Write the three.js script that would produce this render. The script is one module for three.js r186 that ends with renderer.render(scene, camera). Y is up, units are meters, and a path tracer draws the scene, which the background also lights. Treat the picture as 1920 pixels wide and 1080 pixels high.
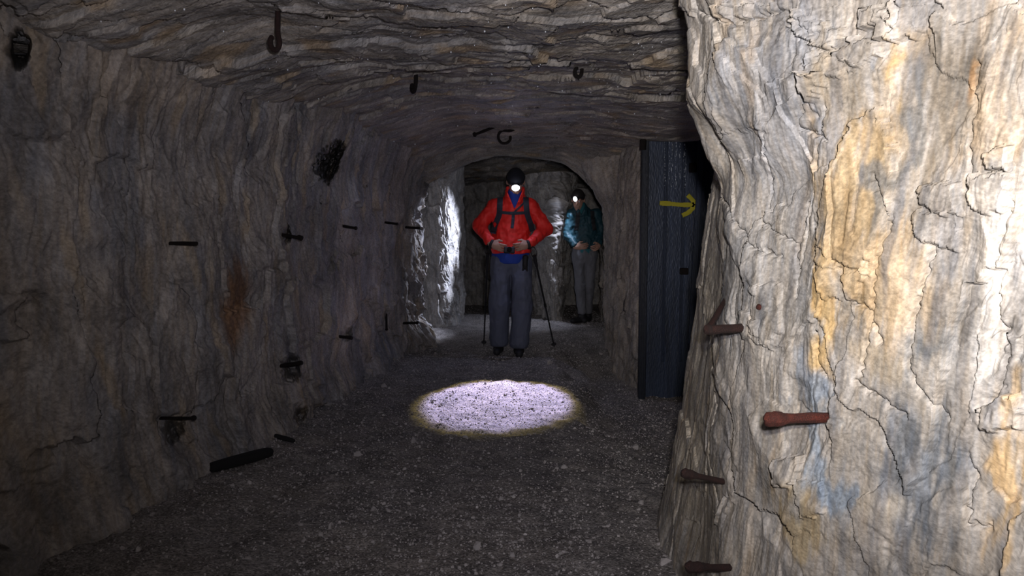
import * as THREE from 'three';
import { RoundedBoxGeometry } from 'three/addons/geometries/RoundedBoxGeometry.js';
import { mergeGeometries } from 'three/addons/utils/BufferGeometryUtils.js';
import { createNoise2D, createNoise3D } from 'simplex-noise';

// ------------------------------------------------------------------ camera, lights, exposure
const scene = new THREE.Scene();
scene.background = new THREE.Color(0x000000);
const F = 1493, CAMH = 1.35, PITCH = THREE.MathUtils.degToRad(5);
const camera = new THREE.PerspectiveCamera(2 * Math.atan(540 / F) * 180 / Math.PI, 1920 / 1080, 0.05, 60);
camera.position.set(0, CAMH, 0);
camera.lookAt(0, CAMH - Math.sin(PITCH), -Math.cos(PITCH));
const renderer = new THREE.WebGLRenderer({ antialias: true });
renderer.toneMapping = THREE.LinearToneMapping;
renderer.toneMappingExposure = 1.0;
renderer.shadowMap.enabled = true;

function spot(color, cd, from, to, deg, penumbra, size = 1) {
  const l = new THREE.SpotLight(color, cd, 0, THREE.MathUtils.degToRad(deg), penumbra, 2);
  l.position.set(...from); l.target.position.set(...to); l.castShadow = true; l.shadow.radius = size;
  l.shadow.camera.near = 0.02;
  scene.add(l); scene.add(l.target); return l;
}
// the flash of the camera, just above and to the right of the lens
spot(0xfaf5ff, 15, [0.065, 1.43, 0.03], [0.49, 1.76, -2.0], 55, 1, 1.2);
// the photographer's own headlamp, turned to the near wall
spot(0xfff4e4, 18, [0.02, 1.53, 0.06], [0.98, 1.50, -2.0], 34, 1, 1.5);

// ------------------------------------------------------------------ small tools
function mulberry(a) { return () => { a |= 0; a = a + 0x6D2B79F5 | 0; let t = Math.imul(a ^ a >>> 15, 1 | a); t = t + Math.imul(t ^ t >>> 7, 61 | t) ^ t; return ((t ^ t >>> 14) >>> 0) / 4294967296; }; }
const n2 = createNoise2D(mulberry(11)), n3 = createNoise3D(mulberry(12));
const lerp = (a, b, t) => a + (b - a) * t, clamp = (x, a = 0, b = 1) => Math.min(b, Math.max(a, x));
const sst = (a, b, x) => { const t = clamp((x - a) / (b - a)); return t * t * (3 - 2 * t); };
const fbm = (x, y, o = 4) => { let s = 0, a = 0.5; for (let i = 0; i < o; i++) { s += a * n2(x, y); x = x * 2.03 + 5.1; y = y * 2.03 + 1.7; a *= 0.5; } return s; };
const hash = (i, j, k) => { let h = Math.imul(i, 374761393) ^ Math.imul(j, 668265263) ^ Math.imul(k, 974634777); h = Math.imul(h ^ h >>> 13, 1274126177); return ((h ^ h >>> 16) >>> 0) / 4294967296; };
// broken plates: every cell of a jittered grid is a tilted flat face at its own height
const PL = { h: 0, e: 0, r: 0 };
function plates(u, v, cu, cv, seed, tilt = 0.7) {
  u /= cu; v /= cv; const i0 = Math.floor(u), j0 = Math.floor(v);
  let f1 = 9, f2 = 9, bi = 0, bj = 0, bx = 0, by = 0;
  for (let i = i0 - 1; i <= i0 + 1; i++) for (let j = j0 - 1; j <= j0 + 1; j++) {
    const x = i + 0.1 + 0.8 * hash(i, j, seed), y = j + 0.1 + 0.8 * hash(i, j, seed + 1), dx = u - x, dy = v - y, d = Math.max(Math.abs(dx), Math.abs(dy)) * 0.6 + 0.4 * Math.hypot(dx, dy);
    if (d < f1) { f2 = f1; f1 = d; bi = i; bj = j; bx = dx; by = dy; } else if (d < f2) f2 = d;
  }
  PL.r = hash(bi, bj, seed + 5);
  PL.h = hash(bi, bj, seed + 2) * 2 - 1 + tilt * ((hash(bi, bj, seed + 3) * 2 - 1) * bx * 1.4 + (hash(bi, bj, seed + 4) * 2 - 1) * by * 1.4);
  PL.e = f2 - f1;
  return PL.h;
}
// chipped faces that meet in ridges: the highest of the neighbouring tilted planes
function chips(u, v, cu, cv, seed, tilt = 1.2) {
  u /= cu; v /= cv; const i0 = Math.floor(u), j0 = Math.floor(v); let m = -9;
  for (let i = i0 - 1; i <= i0 + 1; i++) for (let j = j0 - 1; j <= j0 + 1; j++) {
    const dx = u - i - 0.1 - 0.8 * hash(i, j, seed), dy = v - j - 0.1 - 0.8 * hash(i, j, seed + 1), w = 1.35 - Math.max(Math.abs(dx), Math.abs(dy));
    const h = (hash(i, j, seed + 2) - 0.5) * 1.2 + tilt * ((hash(i, j, seed + 3) * 2 - 1) * dx + (hash(i, j, seed + 4) * 2 - 1) * dy) - (w < 0.35 ? (0.35 - w) * 6 : 0);
    if (h > m) m = h;
  }
  return m - 0.7;
}
// the line of sight through a picture point; places are found where it meets the rock
const SP = Math.sin(PITCH), CP = Math.cos(PITCH);
function ray(px, py) { const a = (px - 960) / F, b = (540 - py) / F; return [a, -SP + b * CP, CP + b * SP]; }   // x, y, depth
function at(px, py, d) { const r = ray(px, py); return [r[0] / r[2] * d, CAMH + r[1] / r[2] * d, d]; }
function onFloor(px, py) { const r = ray(px, py), t = -CAMH / r[1]; return [r[0] * t, 0, r[2] * t]; }
function onWall(px, py, xw, sign, d0, d1) { for (let d = d0; d < d1; d += 0.004) { const p = at(px, py, d); if ((p[0] - xw(d, p[1])) * sign > 0) return p; } return at(px, py, d1); }
const W = (p) => new THREE.Vector3(p[0], p[1], -p[2]);

// ------------------------------------------------------------------ textures of the rock surface
function pnoise(size, cx, cy, seed, oct, gain = 0.55) {
  const out = new Float32Array(size * size); let amp = 1, sum = 0;
  for (let o = 0; o < oct; o++) {
    const gx = cx << o, gy = cy << o;
    for (let y = 0; y < size; y++) for (let x = 0; x < size; x++) {
      const fx = x / size * gx, fy = y / size * gy, i = Math.floor(fx), j = Math.floor(fy); let tx = fx - i, ty = fy - j; tx = tx * tx * (3 - 2 * tx); ty = ty * ty * (3 - 2 * ty);
      const a = hash(i, j, seed + o), b = hash((i + 1) % gx, j, seed + o), c = hash(i, (j + 1) % gy, seed + o), d = hash((i + 1) % gx, (j + 1) % gy, seed + o);
      out[y * size + x] += amp * lerp(lerp(a, b, tx), lerp(c, d, tx), ty);
    }
    sum += amp; amp *= gain;
  }
  for (let k = 0; k < out.length; k++) out[k] /= sum;
  return out;
}
function tex(size, fn, srgb) {
  const d = new Uint8Array(size * size * 4);
  for (let k = 0; k < size * size; k++) { const c = fn(k); d[k * 4] = clamp(c[0], 0, 255); d[k * 4 + 1] = clamp(c[1], 0, 255); d[k * 4 + 2] = clamp(c[2], 0, 255); d[k * 4 + 3] = 255; }
  const t = new THREE.DataTexture(d, size, size); t.wrapS = t.wrapT = THREE.RepeatWrapping; t.magFilter = THREE.LinearFilter; t.minFilter = THREE.LinearMipmapLinearFilter; t.generateMipmaps = true;
  if (srgb) t.colorSpace = THREE.SRGBColorSpace; t.needsUpdate = true; return t;
}
const S = 1024;
const streakA = pnoise(S, 24, 5, 21, 5), streakB = pnoise(S, 64, 6, 31, 4, 0.7), blotch = pnoise(S, 5, 4, 41, 6), fine = pnoise(S, 90, 90, 51, 3, 0.7);
const rockGrain = tex(S, (k) => { const v = 0.60 + 0.14 * (streakA[k] - 0.5) * 2 + 0.16 * (fine[k] - 0.5) * 2 + 0.14 * (blotch[k] - 0.5) * 2 + 0.22; const w = (streakB[k] - 0.5) * 40; return [255 * v + w * 0.4, 255 * v, 255 * v - w * 0.6]; }, true);
const rockBump = tex(S, (k) => { const v = 255 * clamp(0.3 * streakA[k] + 0.2 * streakB[k] + 0.35 * fine[k] + 0.35 * (Math.abs(blotch[k] - 0.5)), 0, 1); return [v, v, v]; });
const gravGrain = tex(S, (k) => { const v = 0.74 + 0.75 * (fine[k] - 0.5) + 0.3 * (blotch[k] - 0.5); return [255 * v, 255 * v, 255 * v]; }, true);
const gravBump = tex(S, (k) => { const v = 255 * fine[k]; return [v, v, v]; });
function rockMaterial(rep, bump, rough, spec = 0.5) {
  const m = rockGrain.clone(), b = rockBump.clone(); m.repeat.set(rep * 0.55, rep); b.repeat.set(rep * 0.55, rep); m.needsUpdate = b.needsUpdate = true;
  return new THREE.MeshPhysicalMaterial({ color: 0xffffff, vertexColors: true, map: m, bumpMap: b, bumpScale: bump, roughness: rough, specularIntensity: spec, side: THREE.DoubleSide });
}
// a sheet of rock over (u, v): place(u, v) -> point, pushed along dir by the relief
function sheet(name, us, vs, place, dir, relief, tint, material, flip) {
  const nu = us.length, nv = vs.length, pos = new Float32Array(nu * nv * 3), col = new Float32Array(nu * nv * 3), uv = new Float32Array(nu * nv * 2), idx = new Uint32Array((nu - 1) * (nv - 1) * 6);
  let k = 0;
  for (let j = 0; j < nv; j++) for (let i = 0; i < nu; i++, k++) {
    const u = us[i], v = vs[j], p = place(u, v), n = dir(u, v), h = relief(u, v), c = tint(u, v, h);
    pos[k * 3] = p[0] + n[0] * h; pos[k * 3 + 1] = p[1] + n[1] * h; pos[k * 3 + 2] = -(p[2] + n[2] * h);
    col[k * 3] = c[0]; col[k * 3 + 1] = c[1]; col[k * 3 + 2] = c[2]; uv[k * 2] = u + 1.3 * h; uv[k * 2 + 1] = v + 0.7 * h;
  }
  let q = 0;
  for (let j = 0; j < nv - 1; j++) for (let i = 0; i < nu - 1; i++) {
    const a = j * nu + i, b = a + 1, c = a + nu, d = c + 1;
    if (flip) { idx[q++] = a; idx[q++] = c; idx[q++] = b; idx[q++] = b; idx[q++] = c; idx[q++] = d; } else { idx[q++] = a; idx[q++] = b; idx[q++] = c; idx[q++] = b; idx[q++] = d; idx[q++] = c; }
  }
  const g = new THREE.BufferGeometry();
  g.setAttribute('position', new THREE.BufferAttribute(pos, 3)); g.setAttribute('color', new THREE.BufferAttribute(col, 3)); g.setAttribute('uv', new THREE.BufferAttribute(uv, 2)); g.setIndex(new THREE.BufferAttribute(idx, 1));
  g.computeVertexNormals();
  const m = new THREE.Mesh(g, material); m.name = name; m.castShadow = m.receiveShadow = true; m.userData.kind = 'structure'; scene.add(m); return m;
}
// sample positions: [from, to, step] stretches
const steps = (...st) => { const o = []; for (const [a, b, s] of st) { const n = Math.max(1, Math.round((b - a) / s)); for (let i = 0; i < n; i++) o.push(a + (b - a) * i / n); } o.push(st[st.length - 1][1]); return o; };
// a wall line seen from above: (x, depth) points joined by a smooth curve, read by arc length
function wallLine(pts) {
  const c = new THREE.CatmullRomCurve3(pts.map(([x, d]) => new THREE.Vector3(x, 0, d)), false, 'centripetal'); c.arcLengthDivisions = 400;
  const N = 1500, L = c.getLength(), X = new Float32Array(N + 1), D = new Float32Array(N + 1);
  for (let i = 0; i <= N; i++) { const p = c.getPointAt(i / N); X[i] = p.x; D[i] = p.z; }
  const get = (s) => { const f = clamp(s / L) * N, i = Math.min(N - 1, Math.floor(f)), t = f - i; return [lerp(X[i], X[i + 1], t), lerp(D[i], D[i + 1], t), (X[i + 1] - X[i]), (D[i + 1] - D[i])]; };
  const sAt = (d) => { let lo = 0, hi = N; for (let i = 0; i < N; i++) if (D[i] <= d && D[i + 1] > d) { lo = i; break; } return (lo + clamp((d - D[lo]) / (D[lo + 1] - D[lo] || 1))) / N * L; };
  return { L, get, sAt };
}
const mix3 = (a, b, t) => [lerp(a[0], b[0], t), lerp(a[1], b[1], t), lerp(a[2], b[2], t)];

// ------------------------------------------------------------------ wall on the right: the bright pillar close to the camera
const lineR = wallLine([[1.75, -1.6], [1.38, 0], [1.06, 1.0], [0.90, 1.5], [0.70, 2.12], [0.655, 2.35], [0.655, 2.8], [0.66, 3.3], [0.74, 3.52], [1.2, 3.7], [3.2, 3.9]]);
function leanR(s, y) {   // + is out of the rock, towards the tunnel
  const d = lineR.get(s)[1];
  const lobe = sst(1.42, 1.72, y + 0.06 * n2(d * 4, y * 3)) * sst(1.5, 2.2, d) * (1 - sst(2.45, 2.75, d)) * 0.13 + sst(1.75, 2.15, y) * 0.05;
  return lobe - 0.11 * y * sst(2.3, 3.3, d) + 0.10 * (1 - sst(0, 0.5, y)) * sst(2.2, 3, d) * 0.3;
}
const baseR = (s, y) => { const [x, d, tx, td] = lineR.get(s), l = Math.hypot(tx, td) || 1, h = leanR(s, y); return [x - td / l * h, y, d + tx / l * h]; };
const dirR = (s) => { const [, , tx, td] = lineR.get(s), l = Math.hypot(tx, td) || 1; return [-td / l, 0, tx / l]; };
const xR = (d, y) => { const s = lineR.sAt(d); return lineR.get(s)[0] - leanR(s, y); };
const toR = (px, py) => { const p = onWall(px, py, xR, 1, 0.8, 3.6); return [lineR.sAt(p[2]), p[1]]; };
// blocks that stand proud and cracks that run between them, found on the wall
const blocksR = [
  [[[1503, 138], [1550, 142], [1546, 178], [1526, 192], [1506, 180]], 0.03, 0.1],
  [[[1600, 20], [1640, 15], [1640, 50], [1600, 55]], 0.022, 0.05],
  [[[1640, 22], [1672, 22], [1668, 78], [1640, 75]], 0.03, -0.05],
  [[[1672, 5], [1720, 0], [1718, 65], [1690, 76], [1670, 78]], 0.024, 0.1],
  [[[1450, 20], [1500, 40], [1560, 60], [1560, 95], [1510, 90], [1470, 60]], 0.02, 0],
  [[[1575, 75], [1640, 85], [1650, 105], [1600, 125], [1560, 110]], 0.018, 0.1],
  [[[1340, 20], [1420, 10], [1412, 30], [1340, 45]], 0.015, 0],
  [[[1500, 100], [1560, 110], [1610, 125], [1560, 150], [1500, 140]], 0.012, 0],
  [[[1736, 350], [1800, 340], [1810, 405], [1770, 400], [1740, 385]], 0.016, 0.05],
  [[[1860, 290], [1920, 270], [1920, 318], [1875, 315]], 0.02, 0],
  [[[1830, 330], [1920, 325], [1905, 400], [1840, 398]], 0.014, 0.1],
  [[[1725, 395], [1800, 400], [1800, 470], [1755, 455], [1730, 440]], 0.014, -0.05],
  [[[1610, 230], [1655, 200], [1690, 300], [1680, 420], [1620, 560], [1560, 560], [1555, 420]], 0.012, 0.02],
  [[[1340, 250], [1420, 240], [1420, 190], [1350, 100], [1330, 120]], 0.01, 0],
  [[[1430, 540], [1470, 530], [1480, 620], [1450, 650], [1430, 620]], 0.01, 0],
  [[[1470, 860], [1512, 855], [1512, 905], [1470, 910]], 0.016, 0.1],
  [[[1505, 900], [1550, 900], [1560, 960], [1520, 970]], 0.012, 0],
  [[[1840, 760], [1920, 735], [1920, 805], [1842, 808]], 0.015, 0.1],
].map(([poly, h, t]) => { const q = poly.map(([a, b]) => toR(a, b)); const us = q.map((p) => p[0]), vs = q.map((p) => p[1]); return { q, h, t, u0: Math.min(...us), u1: Math.max(...us), v0: Math.min(...vs), v1: Math.max(...vs) }; });
const cracksR = [
  [[1340, 335], [1372, 385], [1395, 430], [1425, 468], [1470, 480]], [[1615, 715], [1645, 735], [1680, 762], [1700, 780]], [[1912, 380], [1880, 470], [1862, 545], [1880, 620], [1892, 640]], [[1898, 650], [1880, 720], [1845, 760], [1840, 808]],
  [[1760, 455], [1735, 540], [1722, 590], [1715, 690], [1735, 740], [1765, 785]], [[1545, 575], [1540, 640], [1538, 690], [1552, 705]], [[1660, 330], [1685, 420], [1655, 520], [1640, 600], [1625, 700]],
  [[1300, 25], [1360, 50], [1420, 25], [1450, 30]], [[1450, 20], [1480, 55], [1515, 70]], [[1835, 120], [1810, 250], [1818, 345], [1812, 360]], [[1545, 200], [1535, 330], [1515, 450], [1500, 520]], [[1800, 860], [1815, 900], [1805, 985], [1850, 988]],
  [[1420, 250], [1440, 330], [1430, 420], [1500, 460]], [[1490, 170], [1485, 240], [1520, 250], [1560, 262]], [[1520, 380], [1495, 470], [1500, 560]], [[1600, 560], [1640, 580], [1660, 640]], [[1330, 620], [1345, 760], [1335, 860], [1350, 960]],
].map((l) => l.map(([a, b]) => toR(a, b)));
function inPoly(u, v, q) { let c = false; for (let i = 0, j = q.length - 1; i < q.length; j = i++) if ((q[i][1] > v) !== (q[j][1] > v) && u < (q[j][0] - q[i][0]) * (v - q[i][1]) / (q[j][1] - q[i][1]) + q[i][0]) c = !c; return c; }
function segDist(u, v, l) { let m = 9; for (let i = 0; i < l.length - 1; i++) { const [a, b] = l[i], [c, d] = l[i + 1], ex = c - a, ey = d - b, t = clamp(((u - a) * ex + (v - b) * ey) / (ex * ex + ey * ey)), x = u - a - t * ex, y = v - b - t * ey, r = x * x + y * y; if (r < m) m = r; } return Math.sqrt(m); }
function reliefR(s, y) {
  const wu = s + 0.022 * n2(s * 3.0, y * 1.6) + 0.005 * n2(s * 14, y * 9) + 0.0025 * n2(s * 50, y * 40), wv = y + 0.04 * n2(s * 3 + 9, y * 2) + 0.012 * n2(s * 15, y * 15 + 4);
  const uu = wu + 0.16 * wv;
  let h = 0.030 * fbm(s * 1.6, y * 1.1, 3);
  h += 0.013 * plates(uu, wv, 0.34, 0.46, 100, 0.9);
  const rough = sst(-0.25, 0.35, n2(s * 2.2 + 3, y * 1.6));
  h += 0.014 * chips(uu, wv - uu * 0.4, 0.27, 0.24, 150, 1.5);
  h += 0.0045 * plates(uu, wv, 0.17, 0.22, 200, 1.3) * (0.3 + 0.9 * rough);
  h += 0.0065 * chips(uu, wv + uu * 0.5, 0.115, 0.115, 250) * (0.4 + 0.7 * rough);
  h += 0.0020 * chips(uu, wv + uu * 0.4, 0.045, 0.045, 300) * (0.2 + 1.0 * rough);
  const fol = sst(-0.1, 0.5, n2(s * 3.1 + 20, y * 1.2));
  h += (0.0011 * n2(uu * 42, y * 4) + 0.0009 * n2(uu * 95, y * 9)) * (0.1 + 1.0 * fol) + 0.0009 * fbm(s * 60, y * 60, 2);
  h *= 1 - 0.45 * sst(lineR.sAt(2.35), lineR.sAt(2.6), s);
  if (y > 1.55) h += sst(1.62, 1.78, y) * 0.011 * plates(wu, wv, 0.12, 0.085, 400, 0.9);
  const bu = s + 0.006 * n2(s * 30, y * 30) + 0.002 * n2(s * 90, y * 90), bv = y + 0.006 * n2(s * 30 + 7, y * 30) + 0.002 * n2(s * 90, y * 90 + 3);
  for (const b of blocksR) if (bu > b.u0 && bu < b.u1 && bv > b.v0 && bv < b.v1 && inPoly(bu, bv, b.q)) h += b.h + b.t * (bv - b.v0);
  for (const l of cracksR) { const r = segDist(bu, bv, l); if (r < 0.02) h -= 0.016 * Math.exp(-(r * r) / (0.0035 * 0.0035)) + 0.004 * Math.exp(-(r * r) / 0.0001); }
  return h;
}
// patches of colour in the stone: [picture point, reach, colour, strength]
const zonesR = [
  [1440, 230, 110, 240, [0.42, 0.425, 0.44], 0.85], [1400, 480, 90, 130, [0.50, 0.48, 0.45], 0.7], [1620, 400, 75, 190, [0.55, 0.41, 0.235], 0.92], [1560, 580, 22, 120, [0.64, 0.45, 0.21], 0.9], [1690, 110, 40, 60, [0.55, 0.38, 0.16], 0.9],
  [1640, 500, 95, 80, [0.58, 0.43, 0.25], 0.7], [1780, 190, 85, 150, [0.31, 0.27, 0.215], 0.9], [1800, 150, 25, 60, [0.52, 0.28, 0.12], 0.7], [1860, 200, 60, 120, [0.70, 0.55, 0.38], 0.6], [1560, 180, 40, 90, [0.47, 0.40, 0.30], 0.7], [1520, 735, 34, 60, [0.34, 0.40, 0.48], 0.85],
  [1535, 860, 22, 90, [0.33, 0.40, 0.48], 0.8], [1580, 925, 40, 45, [0.30, 0.37, 0.46], 0.9], [1715, 900, 62, 130, [0.20, 0.222, 0.25], 0.92], [1740, 640, 32, 100, [0.23, 0.24, 0.245], 0.9], [1690, 310, 22, 150, [0.22, 0.22, 0.21], 0.8],
  [1890, 880, 36, 150, [0.70, 0.49, 0.25], 0.85], [1880, 560, 70, 160, [0.78, 0.75, 0.70], 0.8], [1850, 420, 60, 70, [0.76, 0.70, 0.62], 0.7], [1690, 560, 70, 90, [0.66, 0.52, 0.35], 0.6], [1660, 690, 60, 60, [0.55, 0.46, 0.33], 0.6],
  [1500, 980, 40, 60, [0.56, 0.42, 0.20], 0.6], [1325, 620, 40, 230, [0.41, 0.37, 0.31], 0.7], [1370, 560, 25, 160, [0.31, 0.315, 0.325], 0.7], [1360, 880, 32, 220, [0.32, 0.30, 0.28], 0.7], [1295, 860, 40, 170, [0.44, 0.39, 0.31], 0.7], [1330, 1030, 60, 90, [0.39, 0.35, 0.29], 0.7], [1645, 130, 40, 40, [0.60, 0.60, 0.60], 0.5], [1640, 950, 40, 50, [0.62, 0.56, 0.46], 0.5],
].map(([px, py, rx, ry, c, k]) => { const m = toR(px, py), a = toR(px - rx, py), b = toR(px + rx, py), t = toR(px, py - ry), e = toR(px, py + ry); return { m, ru: Math.max(0.02, Math.abs(a[0] - b[0]) / 2), rv: Math.max(0.02, Math.abs(t[1] - e[1]) / 2), c, k }; });
function tintR(s, y, h) {
  const a = 0.5 + 0.5 * fbm(s * 4, y * 2.2, 4) * 1.3, st = n2((s + 0.16 * y) * 26, y * 2.4), st2 = n2((s + 0.16 * y) * 70, y * 6);
  const brk = fbm(s * 14 + 5, y * 7, 3);
  let c = mix3([0.42, 0.398, 0.37], [0.575, 0.53, 0.465], a);
  plates(s + 0.16 * y, y, 0.17, 0.22, 200); c = mix3(c, [c[0] * 1.12, c[1] * 1.12, c[2] * 1.13], PL.r - 0.5);
  const wu = s + 0.05 * n2(s * 7, y * 5) + 0.02 * n2(s * 25, y * 10), wv = y + 0.06 * n2(s * 7 + 3, y * 5);
  for (const z of zonesR) { const du = (wu + 0.16 * (wv - z.m[1]) - z.m[0]) / z.ru, dv = (wv - z.m[1]) / z.rv, r = Math.sqrt(du * du + dv * dv) + 0.28 * st + 0.15 * st2 + 0.3 * brk; if (r < 1.4) c = mix3(c, z.c, z.k * (1 - sst(0.5, 1.35, r))); }
  const g = 1 + 0.10 * st + 0.07 * st2 + 0.05 * n2(s * 120, y * 120);
  c = mix3(c, [0.24, 0.24, 0.25], 0.6 * sst(0.25, 0.75, n2((s + 0.16 * y) * 13 + 4, y * 1.3)));
  c = mix3(c, [0.60, 0.40, 0.18], 0.22 * sst(0.45, 0.85, n2((s + 0.16 * y) * 9 + 31, y * 1.6)));
  return [c[0] * g, c[1] * g, c[2] * g];
}
const matR = rockMaterial(2.0, 0.0020, 0.72, 0.35);
{
  const s1 = lineR.sAt(1.05), s2 = lineR.sAt(2.35), s3 = lineR.sAt(3.45);
  sheet('wall_right', steps([0, s1, 0.03], [s1, s2, 0.0028], [s2, s3, 0.0042], [s3, s3 + 0.5, 0.012], [s3 + 0.5, lineR.L, 0.06]), steps([-0.5, -0.1, 0.03], [-0.1, 0.6, 0.005], [0.6, 2.1, 0.0033], [2.1, 2.7, 0.03]), baseR, dirR, reliefR, tintR, matR, false);
}

// ------------------------------------------------------------------ wall on the left
const lineL = wallLine([[-2.25, -1.6], [-2.1, 0], [-1.98, 1.4], [-1.84, 2.6], [-1.64, 3.75], [-1.40, 5.1], [-1.23, 6.6], [-1.13, 7.7], [-1.10, 8.2], [-1.075, 8.62], [-1.2, 8.85], [-1.6, 9.0], [-2.6, 9.05]]);
const leanL = (s, y) => { const d = lineL.get(s)[1]; return 0.07 * y - 0.02 + 0.16 * sst(1.6, 2.3, y) + 0.08 * (1 - sst(0, 0.35, y)) + sst(7.6, 8.6, d) * 0.22 * (1 - sst(0.1, 1.5, y)) * (1 - 0.4 * sst(0.0, 0.3, y)); };
const baseL = (s, y) => { const [x, d, tx, td] = lineL.get(s), l = Math.hypot(tx, td) || 1, h = leanL(s, y); return [x + td / l * h, y, d - tx / l * h]; };
// drilled pits are deep funnels that run on into the rock, slanting the way the tunnel runs
const holedL = (s, y) => { const b = baseL(s, y); for (const p of pitsL) { const du = (s - p.m[0]) / p.ru, dv = (y - p.m[1]) / p.rv, r = Math.sqrt(du * du + dv * dv) + 0.16 * n2(s * 25, y * 25) + 0.06 * n2(s * 70, y * 70); if (r < 1) { const k = p.h * (1 - Math.max(0.12, r)); b[0] += p.w[0] * k; b[1] += p.w[1] * k; b[2] += p.w[2] * k; } } return b; };
const dirL = (s) => { const [, , tx, td] = lineL.get(s), l = Math.hypot(tx, td) || 1; return [td / l, 0, -tx / l]; };
const xL = (d, y) => { const s = lineL.sAt(d); return lineL.get(s)[0] + leanL(s, y); };
const toL = (px, py) => { const p = onWall(px, py, xL, -1, 1.0, 8.6); return [lineL.sAt(p[2]), p[1], p[2]]; };
// drilled pits: [picture point, radius across, radius up, depth]
const pitsL = [[46, 97, 24, 36, 1.5], [615, 305, 26, 42, 1.7], [322, 808, 24, 26, 0.35], [536, 690, 14, 26, 0.45], [534, 438, 11, 18, 0.5], [556, 780, 14, 20, 0.4], [648, 626, 12, 14, 0.3]]
  .map(([px, py, rx, ry, h]) => { const m = toL(px, py), a = toL(px - rx, py), b = toL(px + rx, py), t = toL(px, py - ry), e = toL(px, py + ry); return { m, ru: Math.abs(a[0] - b[0]) / 2, rv: Math.abs(t[1] - e[1]) / 2, h, w: (() => { const r = ray(px, py), l = Math.hypot(...r); return r.map((c) => c / l); })() }; });
const sEndL = lineL.sAt(7.9);
function reliefL(s, y) {
  const wu = s + 0.06 * n2(s * 2.2 + 40, y * 1.5) + 0.012 * n2(s * 12 + 3, y * 8), wv = y + 0.07 * n2(s * 2 + 50, y * 1.7) + 0.012 * n2(s * 14, y * 14 + 9), uu = wu + 0.30 * wv;
  let h = 0.06 * fbm(s * 0.9 + 7, y * 0.8, 3) + 0.025 * plates(uu, wv, 0.34, 0.5, 500, 0.8) + 0.008 * plates(uu, wv, 0.22, 0.24, 600, 1.2) + 0.015 * chips(uu, wv + uu * 0.4, 0.17, 0.17, 650) + 0.005 * chips(uu, wv + uu * 0.4, 0.065, 0.07, 700);
  h += 0.003 * n2(uu * 22, y * 4.5) + 0.002 * n2(uu * 48, y * 10) + 0.002 * fbm(s * 30, y * 30, 2);
  if (s > sEndL) h += sst(sEndL, sEndL + 0.4, s) * (0.03 * chips(uu, wv, 0.07, 0.14, 760) + 0.014 * chips(uu, wv, 0.03, 0.07, 770));
  return h;
}
const paleL = toL(656, 370), flatL = toL(285, 120), rustL = toL(445, 570), greyL = [toL(400, 250), toL(600, 250), toL(220, 500), toL(620, 480)];
function tintL(s, y) {
  const a = 0.5 + 0.6 * fbm(s * 1.7 + 3, y * 1.3, 4), st = n2((s + 0.3 * y) * 15, y * 2);
  let c = mix3([0.37, 0.35, 0.345], [0.51, 0.46, 0.41], clamp(a));
  c = mix3(c, [0.31, 0.31, 0.325], 0.7 * sst(0.05, 0.5, n2((s + 0.3 * y) * 2.3 + 60, y * 0.7)));
  c = mix3(c, [0.58, 0.46, 0.31], 0.5 * sst(0.35, 0.8, n2((s + 0.3 * y) * 5 + 80, y * 1.1)));
  const r = Math.hypot((s - rustL[0]) / 0.16, (y - rustL[1]) / 0.28) + 0.25 * st; c = mix3(c, [0.34, 0.18, 0.085], 0.85 * (1 - sst(0.4, 1.1, r)));
  { const q = Math.hypot((s - paleL[0]) / 0.10, (y - paleL[1]) / 0.2) + 0.3 * st; c = mix3(c, [0.62, 0.62, 0.64], 0.8 * (1 - sst(0.3, 1.1, q))); const f = Math.hypot((s - flatL[0]) / 0.45, (y - flatL[1]) / 0.22) + 0.2 * st; c = mix3(c, [0.52, 0.44, 0.36], 0.6 * (1 - sst(0.6, 1.1, f))); }
  plates(s + 0.3 * y, y, 0.16, 0.3, 600); const g = (1 + 0.09 * st + 0.08 * n2(s * 40, y * 20)) * (0.9 + 0.2 * PL.r);
  return [c[0] * g, c[1] * g, c[2] * g];
}
const matL = rockMaterial(1.3, 0.005, 0.7, 0.3);
{
  const a = lineL.sAt(2.3), b = lineL.sAt(6.2), c = lineL.sAt(8.6);
  sheet('wall_left', steps([0, a, 0.05], [a, b, 0.008], [b, c - 0.7, 0.011], [c - 0.7, c + 0.4, 0.007], [c + 0.5, lineL.L, 0.05]), steps([-0.15, 2.25, 0.008], [2.25, 2.7, 0.05]), holedL, dirL, reliefL, tintL, matL, true);
}

// ------------------------------------------------------------------ back of the tunnel: jamb on the right, inner pillar, rear chamber
function lineWall(name, pts, side, us, vs, amp, tint, mat, lean) {
  const ln = wallLine(pts), dir = (s) => { const [, , tx, td] = ln.get(s), l = Math.hypot(tx, td) || 1; return [side * td / l, 0, -side * tx / l]; };
  const base = (s, y) => { const [x, d] = ln.get(s), n = dir(s), h = lean ? lean(s, y, d) : 0; return [x + n[0] * h, y, d + n[2] * h]; };
  const k = hash(name.length, 3, 9) * 100;
  const relief = (s, y) => { const wu = s + 0.05 * n2(s * 3 + k, y * 2), wv = y + 0.06 * n2(s * 3 + k, y * 3 + 5), uu = wu + 0.15 * wv; return amp * (1.2 * fbm(s * 1.5 + k, y, 3) + 0.55 * plates(uu, wv, 0.22, 0.4, 800, 0.9) + 0.35 * chips(uu, wv, 0.09, 0.17, 900) + 0.30 * chips(uu, wv, 0.040, 0.10, 950) + 0.16 * chips(uu, wv, 0.018, 0.04, 970) + 0.12 * n2(uu * 30, y * 5)); };
  return sheet(name, us(ln), vs, base, dir, relief, tint, mat, side > 0);
}
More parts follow.
